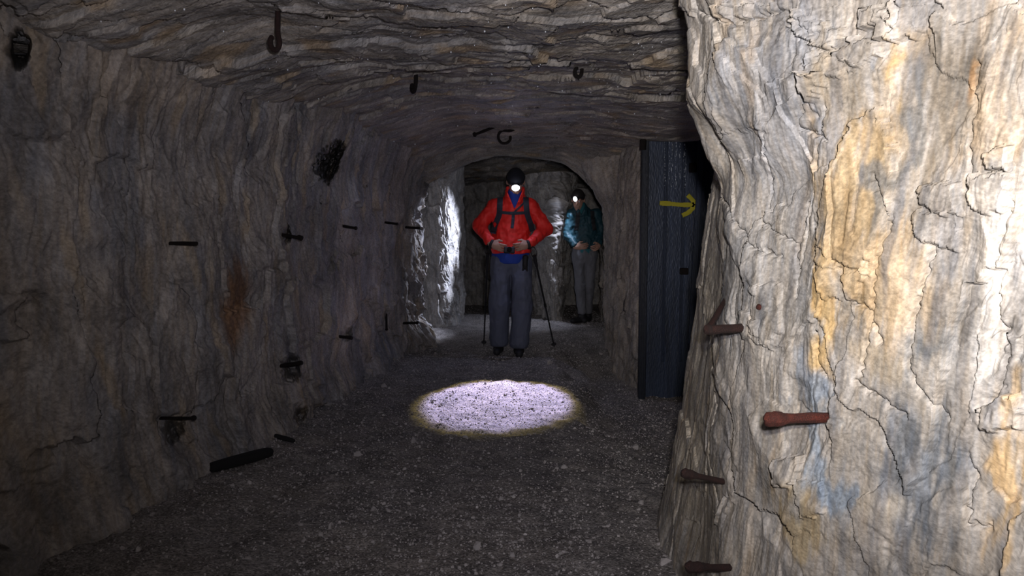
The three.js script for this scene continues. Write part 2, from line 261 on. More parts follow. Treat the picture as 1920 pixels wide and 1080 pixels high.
const tintBack = (s, y) => { const a = clamp(0.5 + 0.6 * fbm(s * 2 + 70, y * 2, 3)), g = 1 + 0.2 * n2(s * 18, y * 4) + 0.12 * n2(s * 50, y * 30); const c = mix3([0.37, 0.36, 0.355], [0.53, 0.505, 0.47], a); return [c[0] * g, c[1] * g, c[2] * g]; };
const tintJamb = (s, y) => { const a = clamp(0.5 + 0.6 * fbm(s * 2 + 20, y * 1.6, 3)), g = 1 + 0.18 * n2(s * 20, y * 3) + 0.1 * n2(s * 50, y * 30); const c = mix3([0.38, 0.36, 0.35], [0.54, 0.475, 0.41], a); return [c[0] * g, c[1] * g, c[2] * g]; };
const matBack = rockMaterial(2, 0.012, 0.38, 0.8);
const all = (st) => (ln) => steps([0, ln.L, st]);
lineWall('wall_back_right', [[3.2, 7.62], [2.0, 7.6], [1.35, 7.55], [1.2, 7.4], [1.12, 7.55], [1.02, 8.0], [0.97, 8.45], [1.03, 8.75], [1.14, 9.2], [1.17, 10.2], [1.2, 11.0], [1.4, 12.5]], -1, all(0.016), steps([-0.5, 2.6, 0.016]), 0.035, tintJamb, rockMaterial(1.5, 0.012, 0.6, 0.4), (s, y, d) => -0.03 + (d < 9 ? 0.35 * sst(1.3, 2.2, y) * sst(7.9, 8.4, d) : 0));
lineWall('wall_inner_pillar', [[-1.5, 11.6], [-1.35, 10.6], [-1.14, 10.05], [-0.92, 9.82], [-0.80, 9.85], [-0.72, 10.05], [-0.67, 10.5], [-0.70, 11.1], [-0.95, 11.6]], -1, all(0.007), steps([-0.1, 2.5, 0.009]), 0.035, tintBack, matBack);
lineWall('wall_back', [[-2.6, 9.0], [-2.6, 10.5], [-2.4, 12.1], [-1.0, 12.4], [0, 12.35], [0.9, 12.4], [1.6, 12.4]], 1, all(0.02), steps([-0.1, 2.5, 0.02]), 0.05, tintBack, matBack);
lineWall('wall_rib', [[0.28, 12.1], [0.34, 11.0], [0.44, 10.55], [0.56, 10.38], [0.66, 10.45], [0.74, 10.85], [0.84, 12.1]], -1, all(0.007), steps([-0.1, 1.95, 0.009]), 0.055, tintBack, matBack, (s, y) => 0.06 * (1 - sst(0, 0.9, y)) - 0.10 * sst(0.8, 1.4, y));
lineWall('wall_side_passage', [[3.1, 3.7], [3.2, 4.6], [3.25, 6], [3.1, 7.7]], -1, all(0.08), steps([-0.6, 2.6, 0.08]), 0.05, tintJamb, matL);
lineWall('wall_behind', [[2.0, -1.5], [0, -1.7], [-2.5, -1.5]], -1, all(0.08), steps([-0.1, 2.6, 0.08]), 0.05, tintL, matL);

// ------------------------------------------------------------------ ceiling
function ceilH(x, d) {
  const w = xL(clamp(d, 0, 8.5), 1.5), t = sst(0.55, 0.0, x - w);
  const lip = Math.exp(-Math.pow((d - 8.55) / 0.32, 2));
  let h = 2.17 - 0.05 * sst(5, 8, d) + 0.03 * Math.sin(d * 1.3) - 0.16 * (1 - sst(0, 0.75, x - w)) * (d < 9 ? 1 : 0.3) - 0.10 * sst(0.4, 1.3, x) * sst(4, 7, d);
  h -= lip * (0.075 + 0.10 * Math.pow(x / 0.75, 2) + 0.18 * sst(0.5, 1.0, x));
  h += 0.06 * sst(9, 9.6, d) * (1 - sst(10.5, 12, d)) - 0.2 * sst(10.8, 12.2, d);
  return h;
}
function reliefC(u, v) {   // u = depth, v = across
  const wu = u + 0.06 * n2(u * 2, v * 1.4) + 0.03 * n2(u * 6, v * 5) + 0.010 * n2(u * 20, v * 18), wv = v + 0.08 * n2(u * 2 + 9, v * 2) + 0.012 * n2(u * 15, v * 15);
  let h = 0.05 * fbm(u * 0.9, v * 0.8, 3) + 0.024 * plates(wu, wv, 0.30, 0.75, 1100, 0.5) + 0.013 * plates(wu, wv, 0.15, 0.20, 1200, 0.7) + 0.006 * chips(wu, wv, 0.06, 0.07, 1300);
  return h * lerp(1, 0.55, sst(4.8, 6.4, u)) * lerp(1, 1.6, sst(9, 9.4, u));
}
function tintC(u, v) {
  const a = clamp(0.5 + 0.7 * fbm(u * 2.2 + 30, v * 1.3, 4)), g = 1 + 0.14 * n2(u * 30, v * 9) + 0.1 * n2(u * 50, v * 50);
  let c = mix3([0.41, 0.39, 0.375], [0.57, 0.515, 0.445], a);
  c = mix3(c, [0.35, 0.345, 0.35], 0.6 * sst(0.1, 0.5, n2(u * 2 + 90, v * 1.2)));
  c = mix3(c, [0.58, 0.40, 0.20], 0.5 * sst(0.4, 0.8, n2(u * 4 + 10, v * 2.5 + 30)));
  plates(u, v, 0.11, 0.22, 1200); const k = g * (0.85 + 0.3 * PL.r);
  return [c[0] * k, c[1] * k, c[2] * k];
}
const ceilAt = (x, d) => ceilH(x, d) - reliefC(d, x);
sheet('ceiling', steps([-1.7, 1.8, 0.07], [1.8, 6.2, 0.0075], [6.2, 9.0, 0.012], [9.0, 12.6, 0.02]), steps([-2.7, -1.9, 0.1], [-1.9, 1.25, 0.0085], [1.25, 3.3, 0.06]), (u, v) => [v, ceilH(v, u), u], () => [0, -1, 0], reliefC, tintC, rockMaterial(1.5, 0.010, 0.62, 0.4), true);

// ------------------------------------------------------------------ floor: trodden gravel
// on the right the floor drops away into the side passage
const hollow = (x, d) => 0.27 * sst(0.40, 0.85, x + 0.12 * n2(x * 2, d * 1.5)) * clamp((d - 3.8) / 3.0) * (1 - sst(7.7, 8.5, d));
const reliefF = (u, v) => -hollow(v, u) +  0.018 * fbm(u * 0.9 + 4, v * 0.9, 3) + 0.010 * n2(u * 5, v * 5) + 0.006 * fbm(u * 16, v * 16, 3) + 0.05 * sst(0.9, 1.5, Math.abs(v - 0.0) + 0.1 * n2(u * 3, v * 3)) * (v < 0 ? 1 : 0);
function tintF(u, v) {
  const a = clamp(0.5 + 0.6 * fbm(u * 1.3, v * 1.3 + 8, 4)), g = 1 + 0.15 * n2(u * 26, v * 26) + 0.15 * n2(u * 70, v * 70);
  let c = mix3([0.36, 0.345, 0.345], [0.48, 0.44, 0.41], a);
  return [c[0] * g, c[1] * g, c[2] * g];
}
const gm = gravGrain.clone(), gb = gravBump.clone(); gm.repeat.set(1.6, 1.6); gb.repeat.set(1.6, 1.6); gm.needsUpdate = gb.needsUpdate = true;
sheet('floor', steps([-1.7, 2.4, 0.1], [2.4, 7.5, 0.010], [7.5, 12.6, 0.02]), steps([-2.7, -1.75, 0.1], [-1.75, 1.6, 0.010], [1.6, 3.3, 0.08]), (u, v) => [v, 0, u], () => [0, 1, 0], reliefF, tintF, new THREE.MeshPhysicalMaterial({ color: 0xffffff, vertexColors: true, map: gm, bumpMap: gb, bumpScale: 0.007, roughness: 0.8, specularIntensity: 0.4, side: THREE.DoubleSide }), false);
const floorAt = (x, d) => reliefF(d, x);

// ------------------------------------------------------------------ naming and small builders
const taken = {};
function numbered(n) { const k = taken[n] = (taken[n] ?? -1) + 1; return k ? n + '_' + String(k).padStart(3, '0') : n; }
function thing(name, label, category, p, group) { const o = new THREE.Group(); o.name = numbered(name); if (p) o.position.copy(p); o.userData = { label, category }; if (group) o.userData.group = group; scene.add(o); return o; }
function part(name, geo, mat, parent, label) { const m = new THREE.Mesh(geo, mat); m.name = name; m.castShadow = m.receiveShadow = true; if (label) m.userData.label = label; parent.add(m); return m; }
const std = (c, r = 0.8, o = {}) => new THREE.MeshStandardMaterial({ color: c, roughness: r, ...o });
const rustTex = tex(256, (k) => { const i = (k % 256) * 4 + ((k >> 8) * 4) * S, a = fine[i], b = blotch[i]; const t = clamp(0.5 + (a - 0.5) * 2.2 + (b - 0.5) * 1.5); return [lerp(96, 168, t), lerp(66, 112, t), lerp(60, 92, t)]; }, true);
const rustBump = tex(256, (k) => { const v = 255 * fine[(k % 256) * 4 + ((k >> 8) * 4) * S]; return [v, v, v]; });
const rust = (c) => new THREE.MeshStandardMaterial({ color: c, map: rustTex, bumpMap: rustBump, bumpScale: 0.003, roughness: 0.75, metalness: 0.15 });
const rustNear = rust(new THREE.Color(0.27, 0.125, 0.105)), rustDark = rust(new THREE.Color(0.075, 0.055, 0.06)), ironBlack = rust(new THREE.Color(0.022, 0.02, 0.024));
// roughen a geometry a little so that forged iron is not a perfect lathe
function roughen(g, a, f, seed = 0) { const p = g.attributes.position; for (let i = 0; i < p.count; i++) { const x = p.getX(i), y = p.getY(i), z = p.getZ(i), k = 1 + a * n3(x * f + seed, y * f, z * f); p.setXYZ(i, x * k, y * (1 + 0.15 * a * n3(y * f, seed, 1)), z * k); } g.computeVertexNormals(); return g; }

// ------------------------------------------------------------------ iron spikes driven into the rock
// root and tip are picture points of one spike; it stands out of the rock at depth d with its root at dr
let spikeSeed = 1;
function spike(name, label, group, A, B, r, headR, headL, mat, d2) {
  const a = W(A), b = W(B), dir = b.clone().sub(a), L = dir.length(); dir.normalize();
  const o = thing(name, label, 'spike', a, group); o.quaternion.setFromUnitVectors(new THREE.Vector3(0, 1, 0), dir);
  spikeSeed += 3.7;
  const into = 0.10, sh = [[0.0001, -into], [r * 0.95, -into], [r * 0.95, 0], [r, L * 0.25], [r * 0.9, L * 0.5], [r * 0.95, L - headL * 0.9]];
  part('shaft', roughen(new THREE.LatheGeometry(sh.map(([x, y]) => new THREE.Vector2(x, y)), 14), 0.2, 60, spikeSeed), mat, o);
  const H = []; for (let i = 0; i <= 10; i++) { const t = i / 10; H.push(new THREE.Vector2(Math.max(0.0001, i === 10 ? 0 : lerp(r * 0.95, headR, sst(0, 0.55, t)) * (t > 0.75 ? Math.sqrt(1 - Math.pow((t - 0.75) / 0.27, 2)) : 1)), L - headL + headL * t)); }
  part('head', roughen(new THREE.LatheGeometry(H, 16), 0.16, 45, spikeSeed), mat, o);
  return o;
}
const wallPointR = (px, py) => onWall(px, py, (d, y) => { const s = lineR.sAt(d); return xR(d, y) - reliefR(s, y) * 0.98; }, 1, 0.8, 3.6);
const wallPointL = (px, py) => onWall(px, py, (d, y) => { const s = lineL.sAt(d); return xL(d, y) + reliefL(s, y) * 0.98; }, -1, 1.0, 8.6);
// the tip hangs in the air straight out from the wall: same depth as the root, a little nearer
function spikeR(label, root, tip, r, hr, hl, mat, nearer = 0.05) { const A = wallPointR(...root), B = at(tip[0], tip[1], A[2] - nearer); return spike('iron_spike', label, 'iron spikes in the right wall', A, B, r, hr, hl, mat); }
function spikeL(label, root, tip, r, hr, hl, nearer = 0.06) { const A = wallPointL(...root), B = at(tip[0], tip[1], A[2] - nearer); return spike('iron_spike', label, 'iron spikes in the left wall', A, B, r, hr, hl, ironBlack); }
spikeR('thick reddish rusty iron spike with bulging head on the bright right wall', [1550, 782], [1434, 787], 0.0135, 0.0180, 0.062, rustNear, 0.04);
spikeR('thin dark rusty spike sloping down to the right, low on the right wall', [1358, 903], [1278, 886], 0.0095, 0.0155, 0.06, rustDark);
spikeR('dark rusty spike lowest on the right wall, at the bottom edge of the photo', [1370, 1064], [1285, 1063], 0.011, 0.0175, 0.08, rustDark);
spikeR('straight dark spike on the right wall with a thin rod leaning on it', [1392, 615], [1321, 619], 0.0125, 0.0135, 0.02, rustDark);
{ // the thin rod above that spike, and a stub cut off flush with the rock
  const A = wallPointR(1358, 566), B = at(1330, 614, A[2] - 0.14), o = thing('iron_rod', 'thin dark iron rod slanting up from the end of a spike on the right wall', 'rod', W(A));
  const v = W(B).sub(W(A)), L = v.length(); o.quaternion.setFromUnitVectors(new THREE.Vector3(0, 1, 0), v.normalize());
  part('rod', roughen(new THREE.LatheGeometry([[0.0001, -0.03], [0.006, -0.03], [0.0085, 0.02], [0.009, L * 0.6], [0.0085, L], [0.0001, L + 0.003]].map(([x, y]) => new THREE.Vector2(x, y)), 10), 0.2, 60, 9), rustDark, o);
  const P = wallPointR(1427, 577), s = thing('iron_stub', 'small round rust-brown stub of a cut iron bar in pale rock', 'stub', W(P));
  const g = new THREE.LatheGeometry([[0.0001, 0.012], [0.006, 0.012], [0.0085, 0.008], [0.0085, -0.04]].map(([x, y]) => new THREE.Vector2(x, y)), 14); g.rotateZ(Math.PI / 2 - 0.4); part('stub', g, rustNear, s);
}
spikeL('short dark spike in a small pit on the left wall, below the big hole', [528, 440], [568, 447], 0.011, 0.016, 0.05);
spikeL('plain straight dark spike alone on the middle of the left wall', [318, 456], [370, 457], 0.010, 0.0105, 0.02);
spikeL('dark spike under the pale streak beside the big drilled hole', [643, 424], [669, 428], 0.012, 0.013, 0.02);
spikeL('dark spike nearest the bright rock edge, in the upper row of the left wall', [722, 417], [746, 420], 0.012, 0.013, 0.02);
spikeL('small dark spike near the far lower end of the left wall', [636, 631], [661, 634], 0.012, 0.014, 0.03);
spikeL('dark spike with thick root low on the left wall, below the rusty patch', [526, 686], [567, 680], 0.013, 0.014, 0.03);
spikeL('long thin dark spike with round knob over a shallow hollow, lower left wall', [300, 784], [368, 784], 0.008, 0.013, 0.03);
{ const A = wallPointL(760, 426), B = at(788, 428, A[2] - 0.05); spike('iron_spike', 'dark spike sticking out into the gap beyond the bright rock edge', 'iron spikes in the left wall', A, B, 0.013, 0.014, 0.02, ironBlack); }
{ const A = wallPointL(756, 606), B = at(784, 605, A[2] - 0.10); spike('iron_spike', 'dark spike low beside the foot of the bright rock edge', 'iron spikes in the left wall', A, B, 0.013, 0.014, 0.02, ironBlack); }
{ const A = wallPointL(724, 590), B = at(725, 619, A[2] - 0.12); spike('iron_spike', 'dark spike bent straight down against the far left wall', 'iron spikes in the left wall', A, B, 0.012, 0.014, 0.02, ironBlack); }

// ------------------------------------------------------------------ hooks hanging from the roof
function hookAt(label, pts, r, mat, d) {   // picture points from the roof down to the tip
  const P = pts.map(([x, y, k = 0]) => W(at(x, y, d + k))), o = thing('iron_hook', label, 'hook', P[0], 'iron hooks in the roof');
  const c = new THREE.CatmullRomCurve3(P.map((p) => p.clone().sub(P[0])), false, 'catmullrom', 0.5);
  part('bent_rod', roughen(new THREE.TubeGeometry(c, 48, r, 10), 0.0, 1), mat, o);
  const q = c.getPoint(1), t = part('tip', new THREE.SphereGeometry(r * 1.05, 10, 8), mat, o); t.position.copy(q);
  return o;
}
function roofDepth(px, py) { for (let d = 2; d < 10; d += 0.01) { const p = at(px, py, d); if (p[1] > ceilAt(p[0], d)) return d; } return 8; }
{ const d = roofDepth(521, 26) - 0.03; hookAt('large J-shaped iron hook nearest the camera, hanging from a crack in the roof', [[521, 18], [521, 40], [521, 62], [524, 80], [521, 91], [514, 93], [508, 86], [507, 76], [509, 71]], 0.0105, rustDark, d); }
{ const d = roofDepth(779, 142) - 0.03; hookAt('narrow iron hook in the roof seen almost edge-on, left of centre', [[780, 136], [780, 150], [779, 160], [777, 170, 0.02], [774, 172, 0.03], [772, 166, 0.05], [773, 160, 0.05]], 0.0125, ironBlack, d); }
{ const d = roofDepth(1085, 130) - 0.05; hookAt('open round iron hook in the roof on the right, above the rear hiker', [[1092, 120, 0.03], [1091, 130, 0.02], [1090, 139], [1086, 144], [1081, 142], [1078, 136], [1079, 130], [1081, 128]], 0.0105, ironBlack, d); }
{ const d = roofDepth(960, 246) - 0.06; hookAt('open C-shaped iron hook in the roof above the hiker in red', [[968, 240, 0.05], [958, 245, 0.01], [950, 245], [941, 245], [935, 252], [935, 261], [941, 268], [950, 268], [956, 263], [957, 257]], 0.0125, ironBlack, d); }
{ const d = roofDepth(905, 240), A = at(912, 244, d - 0.02), B = at(888, 253, d - 0.1); spike('roof_spike', 'dark iron spike pointing left out of the roof, beside the C-shaped hook', null, A, B, 0.013, 0.022, 0.03, ironBlack); }

// ------------------------------------------------------------------ timber lying at the foot of the left wall
{
  const mk = (name, label, cat, p0, p1, r, mat, sides, lift) => {
    const A = onFloor(...p0), B = onFloor(...p1); const a = W([A[0], floorAt(A[0], A[2]) + lift[0], A[2]]), b = W([B[0], floorAt(B[0], B[2]) + lift[1], B[2]]), v = b.clone().sub(a), L = v.length();
    const o = thing(name, label, cat, a); o.quaternion.setFromUnitVectors(new THREE.Vector3(0, 1, 0), v.normalize());
    const g = new THREE.LatheGeometry([[0.0001, 0], [r * 0.8, 0.002], [r * 0.92, 0.02], [r, L * 0.3], [r * 1.02, L * 0.7], [r * 0.9, L - 0.02], [r * 0.7, L - 0.002], [0.0001, L]].map(([x, y]) => new THREE.Vector2(x, y)), sides); part(cat === 'timber' ? 'log' : 'stick', roughen(g, 0.22, 22, 4), mat, o); return o;
  };
  mk('timber_stake', 'thick black charred wooden stake lying at the foot of the left wall', 'timber', [396, 906], [510, 870], 0.032, std(new THREE.Color(0.006, 0.006, 0.007), 0.95), 10, [0.03, 0.035]);
  mk('wooden_stick', 'thin short black stick lying just beyond the thick stake', 'stick', [510, 836], [553, 841], 0.014, std(new THREE.Color(0.008, 0.008, 0.009), 0.95), 8, [0.014, 0.014]);
}

// ------------------------------------------------------------------ steel door with the yellow arrow
{
  const D = 7.12, p = (x, y) => at(x, y, D), TL = p(1212, 248), BR = p(1324, 690), x0 = TL[0], x1 = BR[0] + 0.12, y1 = TL[1];
  const o = new THREE.Group(); o.name = 'door_1'; o.position.set(x0, 0, -D); o.userData = { kind: 'structure', label: 'dark blue-grey steel door with a yellow painted arrow', category: 'door' }; scene.add(o);
  const steelTex = tex(512, (k) => { const i = (k % 512) * 2 + ((k >> 9) * 2) * S, v = 0.66 + 0.3 * (streakA[i] - 0.5) + 0.35 * (blotch[i] - 0.5), w = clamp((streakB[i] - 0.62) * 5); return [255 * lerp(v, 0.75, w), 255 * lerp(v, 0.78, w), 255 * lerp(v, 0.85, w)]; }, true);
  const steel = new THREE.MeshPhysicalMaterial({ color: new THREE.Color(0.056, 0.083, 0.15), map: steelTex, bumpMap: rustBump, bumpScale: 0.002, roughness: 0.42, metalness: 0.25, specularIntensity: 0.8 });
  const steelEdge = steel.clone(); steelEdge.color = new THREE.Color(0.045, 0.055, 0.08);
  const w = x1 - x0;
  const leaf = part('door_leaf', new RoundedBoxGeometry(w, y1 + 0.32, 0.03, 2, 0.006), steel, o); leaf.position.set(w / 2, y1 / 2 - 0.15, 0);
  const fr = part('frame_post', new RoundedBoxGeometry(0.065, y1 + 0.33, 0.07, 2, 0.01), steelEdge, o, 'dark steel post on the hinge side'); fr.position.set(-0.015, y1 / 2 - 0.15, 0.03);
  for (const yy of [0.25, 0.5, 0.75]) { const seam = part('stiffening_rib', new RoundedBoxGeometry(0.03, y1 - 0.12, 0.008, 2, 0.003), steel, o); seam.position.set(w * yy * 0.9 + 0.02, y1 / 2, 0.016); }
  const hg = p(1203, 273), hinge = part('hinge', roughen(new THREE.CylinderGeometry(0.03, 0.03, 0.09, 12), 0.1, 40), ironBlack, o, 'black hinge knuckle'); hinge.position.set(hg[0] - x0, hg[1], 0.07);
  for (const [x, y, ww, hh] of [[1297, 315, 0.062, 0.085], [1281, 508, 0.075, 0.06]]) { const q = p(x, y), b = part('latch', new RoundedBoxGeometry(ww, hh, 0.05, 2, 0.01), ironBlack, o, 'black latch plate'); b.position.set(q[0] - x0, q[1], 0.035); }
  // leaning angle iron along the right edge
  const a = p(1313, 262), b = p(1288, 640), av = new THREE.Vector3(a[0] - x0, a[1], 0.05), bv = new THREE.Vector3(b[0] - x0, b[1], 0.16), dv = av.clone().sub(bv), len = dv.length();
  const bar = part('brace_bar', new RoundedBoxGeometry(0.05, len, 0.02, 2, 0.006), steel, o, 'leaning flat steel brace'); bar.position.copy(av).add(bv).multiplyScalar(0.5); bar.quaternion.setFromUnitVectors(new THREE.Vector3(0, 1, 0), dv.normalize());
  // the arrow, brushed on in yellow
  const sh = []; const stroke = (q, r) => { const c = new THREE.CatmullRomCurve3(q.map(([x, y]) => { const t = p(x, y); return new THREE.Vector3(t[0] - x0, t[1], 0.03); })), L = c.getSpacedPoints(24), pos = [], ix = []; L.forEach((pt, i) => { const t = c.getTangentAt(i / 24), n = new THREE.Vector3(-t.y, t.x, 0).normalize(), e = r * (0.85 + 0.3 * hash(i, 7, Math.round(q[0][0]))); for (const s of [-1, 1]) for (const z of [0, -0.012]) pos.push(pt.x + n.x * s * e, pt.y + n.y * s * e, 0.0315 + z); if (i) { const k = i * 4, j = k - 4; for (const [a2, b2] of [[0, 2], [2, 3], [3, 1], [1, 0]]) ix.push(j + a2, j + b2, k + a2, j + b2, k + b2, k + a2); } }); ix.push(0, 1, 2, 2, 1, 3); const g = new THREE.BufferGeometry(); g.setAttribute('position', new THREE.Float32BufferAttribute(pos, 3)); g.setIndex(ix); g.computeVertexNormals(); sh.push(g); };
  stroke([[1236, 381], [1255, 382], [1275, 384], [1300, 384]], 0.019); stroke([[1288, 366], [1296, 374], [1303, 384]], 0.019); stroke([[1278, 404], [1290, 398], [1303, 384]], 0.019);
  const ar = part('painted_arrow', mergeGeometries(sh), std(new THREE.Color(0.42, 0.38, 0.016), 0.7, { side: THREE.DoubleSide }), o, 'yellow painted arrow pointing right'); ar.position.z = -0.002;
  // water running down the leaf in beads
  const rnd = mulberry(77), beads = []; const bead = new THREE.SphereGeometry(1, 6, 5);
  for (const px of [1246, 1254, 1259, 1266, 1274, 1281, 1284]) for (let y = 254 + rnd() * 12; y < 330 + rnd() * 90; y += 2.2 + rnd() * 6) { const t = p(px + (rnd() - 0.5) * 2.5, y), r = 0.0018 + rnd() * rnd() * 0.004, g = bead.clone(); g.scale(r, r * (1.2 + rnd() * 2.4), r * 0.8); g.translate(t[0] - x0, t[1], 0.024 + (hash(px, 1, 1) > 0.9 ? 0.006 : 0)); beads.push(g); }
  const bd = part('water_beads', mergeGeometries(beads), new THREE.MeshPhysicalMaterial({ color: new THREE.Color(0.42, 0.47, 0.55), roughness: 0.12, specularIntensity: 1, clearcoat: 1, clearcoatRoughness: 0.05 }), o, 'bright water beads running down the steel'); bd.userData.kind = 'stuff';
}

// ------------------------------------------------------------------ loose gravel and water drops: too many to count
{
  const rnd = mulberry(5), g = new THREE.IcosahedronGeometry(1, 0), p = g.attributes.position; for (let i = 0; i < p.count; i++) { const x = p.getX(i), y = p.getY(i), z = p.getZ(i), k = 1 + 0.35 * n3(x * 2, y * 2, z * 2); p.setXYZ(i, x * k, y * k * 0.7, z * k); } g.computeVertexNormals();
  const N = 34000, im = new THREE.InstancedMesh(g, new THREE.MeshPhysicalMaterial({ color: 0xffffff, roughness: 0.7, specularIntensity: 0.5, flatShading: true }), N); im.name = 'gravel'; im.castShadow = im.receiveShadow = true;
  const m = new THREE.Matrix4(), q = new THREE.Quaternion(), e = new THREE.Euler(), c = new THREE.Color();
  for (let i = 0; i < N; i++) {
    let d, x; if (i < 24000) { d = 2.6 + Math.pow(rnd(), 0.85) * 5.6; x = -1.75 + rnd() * 3.6; } else { d = 8 + rnd() * 4.3; x = -1.4 + rnd() * 2.6; }
    if (x > 0.62 && d < 3.9) { x -= 1.5; }
    const big = rnd(), r = big > 0.9985 ? 0.012 + rnd() * 0.012 : big > 0.95 ? 0.006 + rnd() * 0.005 : 0.002 + rnd() * 0.0035;
    e.set(rnd() * 6, rnd() * 6, rnd() * 6); q.setFromEuler(e);
    m.compose(new THREE.Vector3(x, floorAt(x, d) + r * 0.25, -d), q, new THREE.Vector3(r * (0.8 + rnd() * 0.6), r * (0.6 + rnd() * 0.5), r * (0.8 + rnd() * 0.6))); im.setMatrixAt(i, m);
    const t = (0.31 + 0.16 * rnd() * rnd() + (rnd() > 0.99 ? 0.12 : 0)); c.setRGB(t * 1.02, t * 0.96, t * 0.95); im.setColorAt(i, c);
  }
  im.userData = { label: 'loose grey gravel and stone chips strewn over the tunnel floor', category: 'gravel', kind: 'stuff' }; scene.add(im);
  const M = 260, wd = new THREE.InstancedMesh(new THREE.SphereGeometry(1, 10, 8), new THREE.MeshPhysicalMaterial({ color: new THREE.Color(0.8, 0.85, 0.9), roughness: 0.1, specularIntensity: 1, clearcoat: 1, clearcoatRoughness: 0.03 }), M); wd.name = 'water_drops'; wd.castShadow = wd.receiveShadow = true;
  for (let i = 0; i < M; i++) { const d = 2.7 + Math.pow(rnd(), 1.2) * 4.5, x = -1.5 + rnd() * 2.5, r = (0.0016 + rnd() * rnd() * 0.003) * (0.6 + 0.12 * d); m.compose(new THREE.Vector3(x, ceilAt(x, d) - r * 0.7, -d), new THREE.Quaternion(), new THREE.Vector3(r, r * 1.3, r)); wd.setMatrixAt(i, m); }
  wd.userData = { label: 'tiny glinting water drops hanging all over the rock roof', category: 'water drops', kind: 'stuff' }; scene.add(wd);
}

// ------------------------------------------------------------------ figures: distance fields meshed by surface nets
function nets(f, lo, hi, c) {
  const nx = Math.ceil((hi[0] - lo[0]) / c) + 1, ny = Math.ceil((hi[1] - lo[1]) / c) + 1, nz = Math.ceil((hi[2] - lo[2]) / c) + 1, V = new Float32Array(nx * ny * nz), I = (i, j, k) => (k * ny + j) * nx + i;
  for (let k = 0; k < nz; k++) for (let j = 0; j < ny; j++) for (let i = 0; i < nx; i++) V[I(i, j, k)] = f(lo[0] + i * c, lo[1] + j * c, lo[2] + k * c);
  const id = new Int32Array(V.length).fill(-1), pos = [];
  for (let k = 0; k < nz - 1; k++) for (let j = 0; j < ny - 1; j++) for (let i = 0; i < nx - 1; i++) {
    let sx = 0, sy = 0, sz = 0, n = 0; const v = (a, b, d) => V[I(i + a, j + b, k + d)];
    const edge = (a, b) => { const p = v(...a), q = v(...b); if ((p < 0) !== (q < 0)) { const t = p / (p - q); sx += lerp(a[0], b[0], t); sy += lerp(a[1], b[1], t); sz += lerp(a[2], b[2], t); n++; } };
    const s0 = v(0, 0, 0) < 0; if (s0 === (v(1, 0, 0) < 0) && s0 === (v(0, 1, 0) < 0) && s0 === (v(0, 0, 1) < 0) && s0 === (v(1, 1, 0) < 0) && s0 === (v(1, 0, 1) < 0) && s0 === (v(0, 1, 1) < 0) && s0 === (v(1, 1, 1) < 0)) continue;
    for (let a = 0; a < 2; a++) for (let b = 0; b < 2; b++) { edge([0, a, b], [1, a, b]); edge([a, 0, b], [a, 1, b]); edge([a, b, 0], [a, b, 1]); }
    id[I(i, j, k)] = pos.length / 3; pos.push(lo[0] + (i + sx / n) * c, lo[1] + (j + sy / n) * c, lo[2] + (k + sz / n) * c);
  }
  const ix = [], quad = (a, b, d, e, s) => { if (a < 0 || b < 0 || d < 0 || e < 0) return; if (s) ix.push(a, b, d, a, d, e); else ix.push(a, d, b, a, e, d); };
  for (let k = 1; k < nz - 1; k++) for (let j = 1; j < ny - 1; j++) for (let i = 1; i < nx - 1; i++) {
    const s = V[I(i, j, k)] < 0;
    if (s !== V[I(i + 1, j, k)] < 0) quad(id[I(i, j - 1, k - 1)], id[I(i, j, k - 1)], id[I(i, j, k)], id[I(i, j - 1, k)], s);
    if (s !== V[I(i, j + 1, k)] < 0) quad(id[I(i - 1, j, k - 1)], id[I(i - 1, j, k)], id[I(i, j, k)], id[I(i, j, k - 1)], s);
    if (s !== V[I(i, j, k + 1)] < 0) quad(id[I(i - 1, j - 1, k)], id[I(i, j - 1, k)], id[I(i, j, k)], id[I(i - 1, j, k)], s);
  }
  const g = new THREE.BufferGeometry(); g.setAttribute('position', new THREE.Float32BufferAttribute(pos, 3)); g.setIndex(ix);
  const nr = new Float32Array(pos.length), e = c * 0.6; for (let i = 0; i < pos.length; i += 3) { const [x, y, z] = [pos[i], pos[i + 1], pos[i + 2]]; let a = f(x + e, y, z) - f(x - e, y, z), b = f(x, y + e, z) - f(x, y - e, z), d = f(x, y, z + e) - f(x, y, z - e); const l = Math.hypot(a, b, d) || 1; nr[i] = a / l; nr[i + 1] = b / l; nr[i + 2] = d / l; }
  g.setAttribute('normal', new THREE.BufferAttribute(nr, 3)); return g;
}
const cap = (a, b, ra, rb = ra) => { const ex = b[0] - a[0], ey = b[1] - a[1], ez = b[2] - a[2], q = ex * ex + ey * ey + ez * ez || 1; return (x, y, z) => { const px = x - a[0], py = y - a[1], pz = z - a[2], t = clamp((px * ex + py * ey + pz * ez) / q); return Math.hypot(px - t * ex, py - t * ey, pz - t * ez) - lerp(ra, rb, t); }; };
const ell = (c, r) => { const m = Math.min(...r); return (x, y, z) => { const k = Math.hypot((x - c[0]) / r[0], (y - c[1]) / r[1], (z - c[2]) / r[2]); return (k - 1) * m; }; };
const smin = (a, b, k) => { const h = clamp(0.5 + 0.5 * (b - a) / k); return lerp(b, a, h) - k * h * (1 - h); };
const join = (k, ...fs) => (x, y, z) => { let d = fs[0](x, y, z); for (let i = 1; i < fs.length; i++) d = smin(d, fs[i](x, y, z), k); return d; };
const torso = (a, b, ra, rb, flat) => { const f = cap([a[0], a[1], a[2] / flat], [b[0], b[1], b[2] / flat], ra, rb); return (x, y, z) => f(x, y, z / flat) * Math.min(1, flat); };
